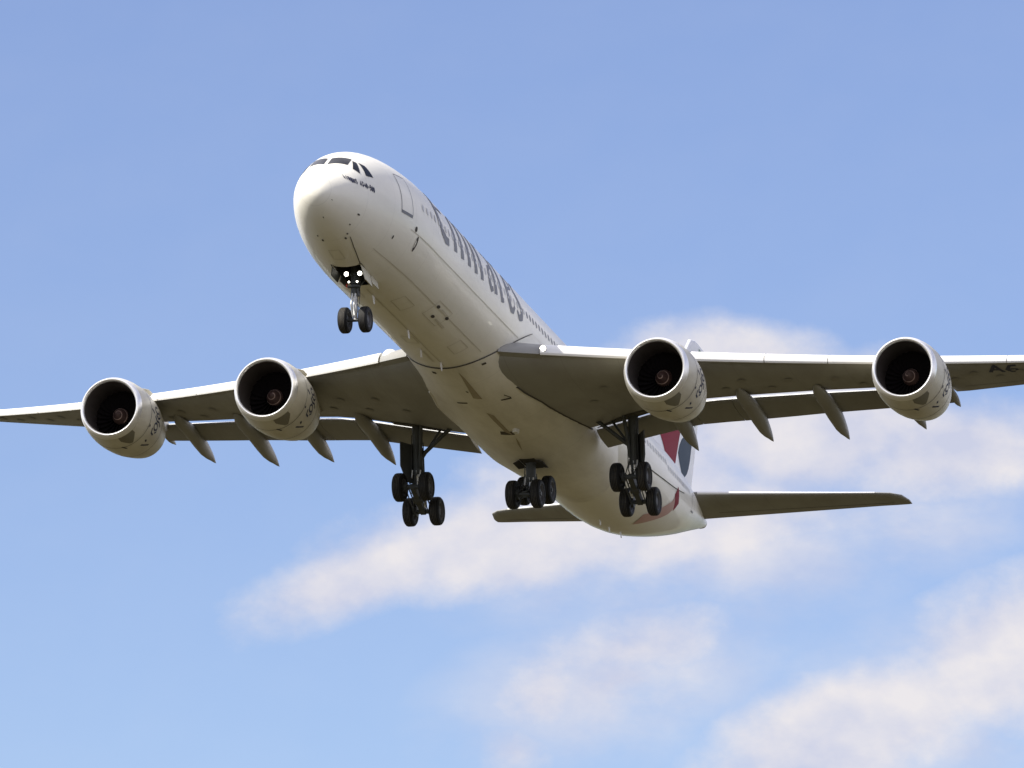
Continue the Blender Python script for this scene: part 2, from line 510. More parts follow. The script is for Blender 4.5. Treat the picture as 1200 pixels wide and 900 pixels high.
# the airline's name on the port side: along x, height in metres above the base line
def title():
    b = MB()
    base = -1.0
    surf = lambda u, v: skin(u, base + math.degrees(v / 2.82), 0.012)
    P = []
    S, A = .46, .17          # stem and hairline widths
    P.append([(11.2, .16, .34), (10.7, .14, .40), (10.2, .38, .44), (9.85, .85, .46), (9.72, 1.4, .46), (9.8, 1.95, .42), (10.1, 2.4, .36), (10.6, 2.65, .26), (11.2, 2.6, .2)])
    P.append([(9.8, 1.5, A), (10.4, 1.58, A), (11.0, 1.62, .22)])
    for x in (12.24, 13.34, 14.45): P.append([(x, .05, S), (x - .08, .9, S), (x - .14, 1.75, .34)])
    for x in (12.15, 13.25): P.append([(x, 1.55, A), (x + .4, 1.98, A), (x + .8, 2.05, .22), (x + 1.0, 1.7, .3)])
    P.append([(15.54, .05, S), (15.44, .9, S), (15.36, 1.95, .34)]); P.append([(15.32, 2.35, .3), (15.3, 2.6, .3)])
    P.append([(16.53, .05, S), (16.43, .9, S), (16.36, 1.95, .34)]); P.append([(16.4, 1.6, A), (16.7, 1.95, A), (17.05, 1.9, .26)])
    P.append([(18.35, .2, .2), (18.05, .08, .3), (17.8, .35, .38), (17.75, .75, .38), (17.95, 1.12, .26), (18.45, 1.3, A)]); P.append([(18.78, .05, S), (18.68, .9, S), (18.6, 1.6, .34), (18.35, 1.98, .22), (17.95, 1.95, .2)])
    P.append([(20.1, .15, .2), (19.78, .1, .34), (19.66, .5, S), (19.58, 1.3, .36), (19.5, 2.5, .26)]); P.append([(19.2, 1.92, A), (20.05, 1.95, A)])
    P.append([(21.95, .42, A), (21.65, .1, .26), (21.3, .1, .36), (20.98, .5, S), (20.92, 1.05, S), (21.12, 1.65, .3), (21.5, 1.95, A), (21.85, 1.7, .22), (21.85, 1.3, A), (21.0, 1.05, A)])
    P.append([(22.35, .35, .2), (22.7, .08, .28), (23.1, .25, .38), (23.15, .65, .42), (22.8, 1.0, .38), (22.48, 1.35, .34), (22.6, 1.8, .24), (23.05, 1.95, A)])
    strokes(b, P, 0.36, surf)
    b.build('airline_name', M['letter'], fus)
    # small type name under the cockpit, set in simple strokes
    G = {'A': [[(0, 0), (.5, 1), (1, 0)], [(.2, .4), (.8, .4)]], 'I': [[(.5, 0), (.5, 1)]], 'R': [[(0, 0), (0, 1), (.8, 1), (.8, .55), (0, .5)], [(.4, .5), (.9, 0)]],
         'B': [[(0, 0), (0, 1), (.8, .9), (.7, .55), (0, .5)], [(.7, .5), (.9, .2), (.7, 0), (0, 0)]], 'U': [[(0, 1), (0, .15), (.4, 0), (.8, .15), (.8, 1)]],
         'S': [[(.8, .9), (.3, 1), (0, .75), (.8, .3), (.5, 0), (0, .1)]], '3': [[(0, 1), (.8, .9), (.3, .55), (.85, .3), (.5, 0), (0, .1)]],
         '4': [[(.7, 0), (.7, 1), (0, .35), (1, .35)]], '0': [[(.4, 0), (0, .3), (0, .7), (.4, 1), (.8, .7), (.8, .3), (.4, 0)]], '-': [[(.1, .45), (.8, .45)]],
         '5': [[(.8, 1), (.1, 1), (0, .6), (.7, .55), (.8, .2), (.4, 0), (0, .1)]], '6': [[(.8, .95), (.3, .9), (0, .4), (.3, 0), (.8, .15), (.7, .5), (.05, .45)]],
         'E': [[(.8, 0), (0, 0), (0, 1), (.8, 1)], [(0, .5), (.7, .5)]], ' ': []}
    return G


GLYPH = title()


def word(b, text, size, gap, surf, width, mi=0, aspect=0.75):
    u = 0.0
    for ch in text:
        strokes(b, [[(u + x * size * aspect, y * size) for x, y in pl] for pl in GLYPH[ch]], width, surf, mi)
        u += size * aspect + gap


def small_texts():
    path = [(0.0, 1.15, 32.5), (.6, 1.48, 22.0), (1.45, 1.98, 14.5), (2.35, 2.53, 9.3), (3.3, 3.08, 5.0), (3.7, 3.4, 3.0)]
    fx = [(a, b) for a, b, c in path]; fa = [(a, c) for a, b, c in path]
    def surf(u, v):
        return skin(lin(fx, u), lin(fa, u) + math.degrees(v / (.35 + .62 * min(2.5, lin(fx, u)))), 0.014)
    b = MB(); word(b, 'AIRBUS', 0.20, 0.07, surf, 0.085, aspect=0.72); b.build('maker_name', M['ink'], fus)
    b = MB(); word(b, 'A340-500', 0.20, 0.07, lambda u, v: surf(u + 1.5, v), 0.085, aspect=0.72); b.build('type_name', M['ink'], fus)


small_texts()

WINDOWS = [[(2.15, 87), (2.6, 61), (2.0, 56), (1.55, 87)], [(2.5, 58), (2.6, 52), (2.25, 33), (2.03, 45)], [(2.7, 51), (2.95, 43), (3.1, 25), (2.6, 28)]]
for i, poly in enumerate(WINDOWS):
    decal('cockpit_window', poly, M['glass'], fus, off=0.014)
    decal('cockpit_window', [(x, 180 - a) for x, a in poly], M['glass'], fus, off=0.014)

# cabin windows of the side we see
def cabin_windows():
    me = None
    x = 7.6; cnt = 0
    while x < 57 and cnt < 92:
        if not (4.6 < x < 6.4 or 41.0 < x < 42.2):
            a = math.degrees(math.asin(.62 / 2.82))
            if x > 50: a = 8
            b = MB()
            ring = [skin(x + .12 * math.cos(t), a + math.degrees(.18 * math.sin(t) / 2.82), .013) for t in [2 * math.pi * k / 12 for k in range(12)]]
            b.add(ring, [tuple(range(12))])
            b.build('cabin_window', M['blind'] if x < 23.6 or x > 38 else M['glass'], fus, recalc=False, smooth=0); cnt += 1
        x += .533
cabin_windows()


def door(x0, x1, a0, a1):
    w = 0.05
    b = MB()
    surf = lambda u, v: skin(u, v, 0.013)
    def rib(p, q, wx, wa):
        k = 12; rows = []
        for i in range(k + 1):
            t = i / k; x = p[0] + (q[0] - p[0]) * t; a = p[1] + (q[1] - p[1]) * t
            rows.append([skin(x - wx, a - wa, .013), skin(x + wx, a + wa, .013)])
        b.loft(rows, closed=False, cap=(False, False))
    rib((x0, a0), (x1, a0), 0, 1.4); rib((x0, a1), (x1, a1), 0, .5)
    rib((x0, a0), (x0, a1), .018, 0); rib((x1, a0), (x1, a1), .018, 0)
    d = b.build('door_frame', M['letter'], fus)
    return decal('cabin_door', [(x0 + .04, a0 + 1.6), (x1 - .04, a0 + 1.6), (x1 - .04, a1 - .7), (x0 + .04, a1 - .7)], M['white'], fus, off=0.009)


door(5.25, 6.35, -3.5, 37)
door(41.2, 42.2, -10, 25)
door(58.0, 59.0, -18, 12)


def ribbon(name, pts, width, mat, parent, off=.013, n=8, cols=None):
    """a painted band along (x, angle) points, following the skin across its width too"""
    b = MB(); rows = []; fine = []
    cols = cols or (10 if width > .3 else 2)
    for p, q in zip(pts, pts[1:]):
        for i in range(n): fine.append((p[0] + (q[0] - p[0]) * i / n, p[1] + (q[1] - p[1]) * i / n))
    fine.append(pts[-1])
    for i, p in enumerate(fine):
        a = fine[max(0, i - 1)]; c = fine[min(len(fine) - 1, i + 1)]
        dx, dy = c[0] - a[0], (c[1] - a[1]) * .049; L = math.hypot(dx, dy) or 1
        nx, ny = -dy / L * width / 2, dx / L * width / 2 / .049
        rows.append([skin(p[0] + nx * k, p[1] + ny * k, off) for k in [1 - 2 * q / cols for q in range(cols + 1)]])
    b.loft(rows, closed=False, cap=(False, False))
    return b.build(name, mat, parent)


# red stripe of the livery sweeping under the tail, probes, drains and vents on the nose
ribbon('livery_stripe', [(49.5, -60), (50.7, -46), (51.6, -37), (52.3, -29), (52.6, -22)], .9, M['red_faded'], fus)
ribbon('livery_stripe', [(52.6, -21.7), (52.9, -15), (53.1, -10.5)], 1.3, M['red'], fus)
ribbon('panel_seam', [(46.0, -12), (47.43, -11), (49.3, -9), (51.6, -7), (54.6, -3)], .05, M['seam'], fus)
ribbon('panel_seam', [(2.7, -60), (3.5, -66), (4.4, -71), (5.0, -74)], .05, M['seam'], fus)


for a in (-52, -128, -90):
    ribbon('skin_joint', [(8.2 if a == -90 else 4.5, a), (12, a), (16, a), (20.3, a)], .045, M['joint'], fus)
ribbon('skin_joint', [(6.4, -15), (10, -17), (16, -17), (23, -17)], .045, M['joint'], fus)
for x0, x1, a0, a1 in ((10.2, 11.7, -80, -66), (15.6, 16.6, -104, -92), (12.9, 14.9, -66, -46), (8.6, 9.5, -112, -100), (17.8, 19.0, -72, -58), (3.3, 4.2, -98, -84)):
    ribbon('hatch_outline', [(x0, a0), (x1, a0), (x1, a1), (x0, a1), (x0, a0)], .04, M['joint'], fus, n=5)
for x0, a0, L, wd in ((14.0, -61, 1.6, .10), (13.6, -51, 1.3, .10), (17.7, -96, 1.9, .12), (9.4, -90, 1.5, .08), (12.6, -128, 1.8, .12)):
    ribbon('drain_streak', [(x0 + .2, a0), (x0 + L, a0 - .5)], wd, M['joint'], fus)


def spots(tab):
    for x, a, L, wd in tab:
        b = MB()
        ring = [skin(x + L * math.cos(t), a + math.degrees(wd * math.sin(t) / 2.6), .014) for t in [2 * math.pi * k / 10 for k in range(10)]]
        b.add(ring, [tuple(range(10))])
        b.build('vent', M['seam'], fus, recalc=False, smooth=0)


spots([(.92, -79, .05, .05), (.52, -32, .04, .04), (2.18, -29, .10, .06), (2.08, -48, .06, .05), (2.43, -60, .06, .06), (2.63, -66, .09, .07), (2.43, -99, .09, .07), (2.13, -105, .06, .05), (5.19, -31, .06, .10), (13.3, -51, .2, .08), (13.8, -61, .2, .08), (14.9, -53, .2, .08), (12.5, -128, .3, .05), (6.9, -12, .12, .12), (7.3, -24, .12, .35)])


def blade(x, ang, h, c, mat='fin_white', sweep=.5):
    b = MB(); p0 = skin(x, ang); n = (skin(x, ang, 1) - p0).normalized(); q = n.cross(Vector((1, 0, 0))).normalized()
    r = []
    for t in (-0.1, 1.0):
        cc = c * (1 - .45 * max(t, 0)); o = p0 + n * h * t + Vector((sweep * h * t, 0, 0))
        r.append([o + Vector((-cc / 2, 0, 0)), o + q * .025, o + Vector((cc / 2, 0, 0)), o - q * .025])
    b.loft(r); return b.build('antenna', M[mat], fus)


for x, a in ((9.2, -90), (14.6, -90), (17.6, -96), (19.8, -90), (47.5, -90), (49.2, -90), (51, -88), (12, 90), (24, 90)):
    blade(x, a, .24 if x > 40 else .34, .42)

# ------------------------------------------------------------------ belly fairing
def fairing():
    n = 72; m = 40
    def xf(a):   # a = degrees from straight down
        return 20.6 + 4.2 * (abs(a) / 88.0) ** 2.6
    def xa(a):
        return 44.0 - 5.0 * (abs(a) / 88.0) ** 2
    rows = []
    for i in range(m + 1):
        t = i / m; row = []
        for j in range(n + 1):
            a = -88 + 176 * j / n
            x = xf(a) + (xa(a) - xf(a)) * t
            bl = lin([(0, .02), (.06, .12), (.16, .36), (.3, .52), (.72, .52), (.88, .25), (1, .0)], t)
            shp = abs(a) / 88
            bump = bl * (1.0 + .35 * math.exp(-((shp - .55) / .2) ** 2)) * (1 - .55 * max(0, (shp - .7) / .3))
            s, c = math.sin(math.radians(a)), math.cos(math.radians(a))
            r = 2.835 + bump
            row.append(Vector((x, r * s, -r * c)))
        rows.append(row)
    b = MB(); b.loft(rows, closed=False, cap=(False, False))
    o = b.build('belly_fairing', M['fairing'], root)
    # rubber seal along its front edge
    b = MB(); rr = []
    for j in range(n + 1):
        a = -88 + 176 * j / n; s, c = math.sin(math.radians(a)), math.cos(math.radians(a))
        rr.append([Vector((xf(a) - .02, 2.832 * s, -2.832 * c)), Vector((xf(a) - .01, 2.868 * s, -2.868 * c)), Vector((xf(a) + .03, 2.875 * s, -2.875 * c))])
    b.loft(rr, closed=False, cap=(False, False)); b.build('seal', M['seam'], o)
    def fp(x, a, off=.012):
        t = (x - xf(a)) / (xa(a) - xf(a))
        bl = lin([(0, .02), (.06, .12), (.16, .36), (.3, .52), (.72, .52), (.88, .25), (1, .0)], t); shp = abs(a) / 88
        r = 2.835 + off + bl * (1.0 + .35 * math.exp(-((shp - .55) / .2) ** 2)) * (1 - .55 * max(0, (shp - .7) / .3))
        return Vector((x, r * math.sin(math.radians(a)), -r * math.cos(math.radians(a))))
    def patch(name, pts, mat):
        b = MB(); p = pts; rows = []
        for i in range(9):
            t = i / 8
            rows.append([fp((1 - t) * ((1 - s) * p[0][0] + s * p[1][0]) + t * ((1 - s) * p[3][0] + s * p[2][0]),
                            (1 - t) * ((1 - s) * p[0][1] + s * p[1][1]) + t * ((1 - s) * p[3][1] + s * p[2][1])) for s in [k / 8 for k in range(9)]])
        b.loft(rows, closed=False, cap=(False, False)); return b.build(name, mat, o)
    return o, patch, fp


fair, fair_patch, fair_pt = fairing()
for pts in ([(21.2, -8.1), (22.1, -9.4), (24.7, -10.3), (24.4, -3.9)], [(26.5, -4.2), (27.0, -8.2), (30.2, -8.0), (29.6, -4.6)], [(30.6, -8.4), (31.5, -7.2), (32.9, -3.2), (31.7, -4.9)]):
    fair_patch('soot_stain', pts, M['stain'])
for pts in ([(29.42, -1.2), (29.74, -11.1), (30.25, -9.6), (29.95, .6)], [(25.05, 13.7), (24.95, 4.4), (25.1, 4.4), (25.2, 13.7)], [(23.45, -2.2), (23.6, -3.6), (23.75, -3.4), (23.6, -2.0)],
            [(19.9 + 1.3, 17.3), (19.9 + 1.3, 13.5), (21.45, 13.5), (21.45, 17.3)], [(21.3, -30.5), (21.4, -34.5), (21.6, -34.2), (21.5, -30.2)],
            [(25.40, -22.3), (25.62, -30.3), (25.8, -30.2), (25.55, -22.3)], [(25.02, -27.5), (25.62, -30.6), (25.7, -30.2), (25.12, -27.0)]):
    fair_patch('air_outlet', pts, M['dark'])
b = MB(); p_ = fair_pt(29.65, -13.1, 0.0)
b.loft([[p_ + Vector((dx * k, dy * k, -h)) for dx, dy in ((-.28, -.08), (-.05, -.2), (.35, -.1), (.35, .1), (-.05, .2), (-.28, .08))] for k, h in ((1, -.02), (.7, .12))])
b.build('beacon', M['strut_white'], fair)

# ------------------------------------------------------------------ wings
def xs_(y): return 22.95 + .70 * (y - 4.5)
def zle(y): return -1.35 + .08 * (y - 2.8) + .0022 * (y - 2.8) ** 2
XG = [(2.0, 35.6), (3.3, 35.23), (4.8, 34.6), (6.2, 33.9), (7.7, 33.25), (9.6, 33.4), (11.4, 33.9), (14.2, 34.95), (16.5, 36.1), (18.5, 37.05), (20, 37.8)]
XT = [(2.0, 37.8), (2.9, 37.46), (5.1, 36.67), (8.0, 35.75), (9.5, 36.05), (10.8, 36.4), (14.1, 37.2), (16.7, 38.1), (18.5, 38.75), (20, 39.3)]
TEC = [(2, 38.0), (5, 37.0), (9, 36.0), (14, 37.5), (19.8, 39.4), (20.2, 39.6), (22.7, 40.45), (25, 41.1), (27.4, 41.9), (29.6, 42.7), (31.4, 43.35)]
TCK = [(2, .125), (9, .105), (20, .10), (31.4, .095)]
Y_TIP = 31.3


def nacat(c, t): return 5 * t * (.2969 * math.sqrt(max(c, 0)) - .126 * c - .3516 * c * c + .2843 * c ** 3 - .1036 * c ** 4)


def section(y, ue, le):
    x0 = xs_(y) + lin([(2, .42), (31, .22)], y); c = lin(TEC, y) - x0; t = lin(TCK, y)
    z0 = zle(y) - .27; z1 = zle(y) + lin([(0, -.08), (20, -.15), (31, -.05)], y)
    pts = []
    K = 16
    for k in range(K + 1):
        s = ue * (1 - math.cos(math.pi / 2 * k / K)) if k < K else ue
        pts.append(Vector((x0 + s * c, y, z0 + (z1 - z0) * s + nacat(s, t) * c * .92 + .02)))
    lo = []
    for k in range(K + 1):
        s = le * (1 - math.cos(math.pi / 2 * k / K)) if k < K else le
        lo.append(Vector((x0 + s * c, y, z0 + (z1 - z0) * s - nacat(s, t) * c * .95)))
    # cove between the lower skin edge and the spoiler edge
    u = pts[-1]; l = lo[-1]
    cove = [Vector((l.x + .02, y, l.z + (u.z - l.z) * .55)), Vector((u.x - .01, y, u.z - .06))] if ue < .999 else [Vector((u.x, y, u.z - .02)), Vector((u.x, y, l.z))]
    return pts + cove[::-1] + lo[::-1][:-1]


def low_z(y, x):
    x0 = xs_(y) + lin([(2, .42), (31, .22)], y); c = lin(TEC, y) - x0; t = lin(TCK, y)
    z0 = zle(y) - .27; z1 = zle(y) + lin([(0, -.08), (20, -.15), (31, -.05)], y); s = (x - x0) / c
    return z0 + (z1 - z0) * s - nacat(max(0, min(1, s)), t) * c * .95


def flap_pts(y, x0, z0, x1, z1, th=.15):
    c = math.hypot(x1 - x0, z1 - z0); d = Vector((x1 - x0, 0, z1 - z0)) / c; nrm = Vector((-d.z, 0, d.x))
    up, lo = [], []
    K = 10
    for k in range(K + 1):
        s = 1 - math.cos(math.pi / 2 * k / K)
        up.append(Vector((x0, y, z0)) + d * c * s + nrm * nacat(s, th) * c * 1.0)
        lo.append(Vector((x0, y, z0)) + d * c * s - nrm * nacat(s, th) * c * .8)
    return up + lo[::-1][:-1]


SL = [(.85, .09), (.6, .09), (.36, .03), (.19, -.08), (.08, -.20), (.02, -.32), (0, -.42), (.05, -.50), (.12, -.50), (.14, -.40), (.24, -.20), (.5, .0)]


def wing(mir):
    F = (lambda b: b.mirrored()) if mir else (lambda b: b)
    lab = 'starboard' if not mir else 'port'
    b = MB()
    ys = [1.0, 2.8, 3.8, 4.8, 6.2, 7.7, 9.0, 10.5, 12, 14.2, 16.5, 18.5, 19.75]
    rings = []
    for y in ys:
        x0 = xs_(y) + lin([(2, .42), (31, .22)], y); c = lin(TEC, y) - x0
        ue = (lin(XG, y) - .62 - x0) / c; le = (lin(XG, y) - .60 - x0) / c
        rings.append(section(y, ue, le))
    b.loft(rings)
    ys = [19.76, 20.3, 22.7, 25, 27.4, 29.6, 30.8, Y_TIP]
    b.loft([section(y, 1.0, 1.0) for y in ys])
    # winglet, canted outboard
    s0 = section(Y_TIP, 1.0, 1.0)
    def wl(k, dy, dz, dx):
        cx = s0[0].x
        return [Vector((cx + dx + (p.x - cx) * k, Y_TIP + dy + (zle(Y_TIP) - p.z) * .6 * k, zle(Y_TIP) + dz + (p.z - zle(Y_TIP)) * k * .4)) for p in s0]
    b.loft([s0, wl(.9, .25, .25, .35), wl(.75, .55, .9, 1.0), wl(.35, 1.15, 2.7, 2.5)])
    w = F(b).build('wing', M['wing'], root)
    w['label'] = ('grey underside of the wing on the left of the picture, lit along its front edge' if not mir else 'grey underside of the wing on the right of the picture, with registration letters')
    # slats
    edges = [(3.9, 7.9), (10.6, 13.35), (13.4, 16.0), (16.05, 18.3), (20.3, 23.4), (23.45, 26.8), (26.85, 30.4)]
    edges = [(3.9, 8.9), (9.9, 12.9), (12.94, 15.5), (15.54, 18.6), (19.9, 22.9), (22.94, 26.3), (26.34, 30.6)]
    for y0, y1 in edges:
        b = MB(); rings = []
        for k in range(7):
            y = y0 + (y1 - y0) * k / 6; s = lin([(3, 1.1), (10, 1.0), (31, .72)], y)
            rings.append([Vector((xs_(y) + dx * s, y, zle(y) + dz * s)) for dx, dz in SL])
        b.loft(rings); F(b).build('slat', M['slat'], w)
    # fixed root leading edge ahead of the front spar
    b = MB(); rings = []
    for y in (2.2, 3.0, 3.85):
        rings.append([Vector((xs_(y) + .12 + dx * 1.15, y, zle(y) - .02 + dz * 1.15)) for dx, dz in SL[:7]] + [Vector((xs_(y) + 1.0, y, zle(y) - .62)), Vector((xs_(y) + 1.1, y, zle(y)))])
    b.loft(rings); F(b).build('root_edge', M['wing'], w)
    # flaps: inboard and outboard panels, split where the photo shows dark joints
    for y0, y1 in ((3.15, 8.27), (8.29, 10.2), (10.22, 19.7)):
        b = MB(); rings = []
        k_ = 8
        for k in range(k_ + 1):
            y = y0 + (y1 - y0) * k / k_
            xg = lin(XG, y); z = low_z(y, xg - .60) + .04
            rings.append(flap_pts(y, xg - .02, z, lin(XT, y), zle(y) - .75))
        n = len(rings[0])
        b.loft(rings)
        for i, f in enumerate(b.f):
            if len(f) == 4:
                j = min(v % n for v in f)
                if {v % n for v in f} <= {0, 1, 2, 3, 4, 5}:
                    b.m[i] = 1
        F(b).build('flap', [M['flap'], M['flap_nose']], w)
    # aileron hinge line
    for y0, y1 in ((20.4, 25.2), (25.3, 30.2)):
        b = MB(); rows = []
        for k in range(7):
            y = y0 + (y1 - y0) * k / 6; x = lin(TEC, y) - .24 * (lin(TEC, y) - xs_(y))
            rows.append([Vector((x, y, low_z(y, x) - .006)), Vector((x + .05, y, low_z(y, x + .05) - .006))])
        b.loft(rows, closed=False, cap=(False, False)); F(b).build('aileron_gap', M['seam'], w)
    # flap track fairings
    for (yt, xt, zt, xf0, wd) in ((7.56, 37.67, -2.38, 31.0, .37), (11.0, 38.6, -1.82, 31.6, .37), (14.34, 40.24, -1.42, 33.1, .37), (17.91, 41.07, -.85, 34.6, .35), (19.75, 40.3, -.05, 37.2, .17)):
        b = MB(); rings = []
        L = xt - xf0
        for t, wv, hv in ((0, .03, .03), (.05, .5, .35), (.13, .85, .7), (.28, 1.0, .95), (.45, 1, 1.15), (.6, .97, 1.25), (.72, .80, 1.15), (.82, .60, .85), (.90, .38, .5), (.96, .18, .25), (1.0, .03, .04)):
            x = xf0 + L * t
            top = low_z(yt, min(x, lin(XG, yt) - .6)) + .05
            zc_tail = zt + (1 - t) * L * .10
            ztop0 = top
            # the rear half droops with the flap
            ztop = ztop0 if t < .5 else ztop0 + (zt + .05 - ztop0) * ((t - .5) / .5) ** 1.45
            d = .64 * hv * (wd / .37)
            ring = []
            for k in range(14):
                a = 2 * math.pi * k / 14
                ring.append(Vector((x, yt + wd * wv * math.cos(a), ztop - d / 2 + d / 2 * math.sin(a) * (1.0))))
            rings.append(ring)
        b.loft(rings); F(b).build('flap_track_fairing', M['wing'], w)
    # landing gear bay behind the leg: dark opening in the lower skin
    b = MB(); rows = []
    for k in range(9):
        y = 3.3 + 3.1 * k / 8; xg = lin(XG, y)
        xa = xg - lin([(3.3, .5), (5.2, 1.35), (6.4, 1.1)], y); xb = xg - .33
        rows.append([Vector((xa, y, low_z(y, xa) - .03)), Vector((xb, y, low_z(y, xb) - .03))])
    b.loft(rows, closed=False, cap=(False, False)); F(b).build('wheel_bay', M['dark'], w)
    # lower skin access panels
    rnd = random.Random(5)
    for k in range(26):
        yy = 4.6 + k * .98
        if abs(yy - 9.4) < .6 or abs(yy - 19.4) < .6: continue
        xx = xs_(yy) + (lin(TEC, yy) - xs_(yy)) * (.30 if k % 2 else .46)
        b = MB(); ring = []
        for q in range(14):
            a = 2 * math.pi * q / 14; x = xx + .30 * math.cos(a); y = yy + .19 * math.sin(a)
            ring.append(Vector((x, y, low_z(y, x) - .03)))
        b.add(ring, [tuple(range(14))]); F(b).build('access_panel', M['panel'], w, recalc=False, smooth=0)
    # wing root joint line: painted dark for port shade, white for starboard sunlight
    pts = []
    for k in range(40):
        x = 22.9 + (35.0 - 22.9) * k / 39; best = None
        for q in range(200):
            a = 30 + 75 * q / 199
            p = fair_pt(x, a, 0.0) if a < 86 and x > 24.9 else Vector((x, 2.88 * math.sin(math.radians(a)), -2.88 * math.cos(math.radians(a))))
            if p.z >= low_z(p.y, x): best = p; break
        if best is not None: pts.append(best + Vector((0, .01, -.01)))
    b = MB(); b.path(pts, .04, n=6); F(b).build('root_light_shade_line', M['seam'] if mir else M['fin_white'], w)
    # landing lamp in the root
    return w


wing_s = wing(False)
wing_p = wing(True)


def registration():
    b = MB()
    def surf(u, v):
        y = 22.0 + u; x = xs_(y) + 1.45 - v
        z = low_z(y, x) - .012
        return Vector((x, -y, z))
    word(b, 'A6-ERB', .95, .18, surf, .16, aspect=.6)
    b.build('registration', M['ink'], wing_p)


GLYPH['R'] = GLYPH['R']
registration()


def lamp(c, r, parent, name='landing_light', d=(-1, -.1, -.2)):
    b = MB()
    dv = Vector(d).normalized()
    b.lathe(c, d, [(-.12, r * .6), (0, r * 1.15), (.03, r * 1.15), (.03, r)], n=20, mi=0)
    b.lathe(c, d, [(.025, r), (.04, r * .6), (.045, .001)], n=20, mi=1)
    return b.build(name, [M['strut'], M['lamp']], parent)


lamp((22.62, -4.02, -1.50), .14, wing_p)
b = MB(); b.lathe((22.75, 3.45, -1.45), (-1, 0, -.15), [(-.3, .36), (-.1, .34), (.05, .27), (.14, .16), (.17, .01)], n=24, mi=0); b.lathe((22.6, 3.45, -1.5), (-1, 0, -.15), [(.0, .07), (.03, .06), (.035, .01)], n=12, mi=1)
b.build('lamp_housing', [M['slat'], M['dark']], wing_s)

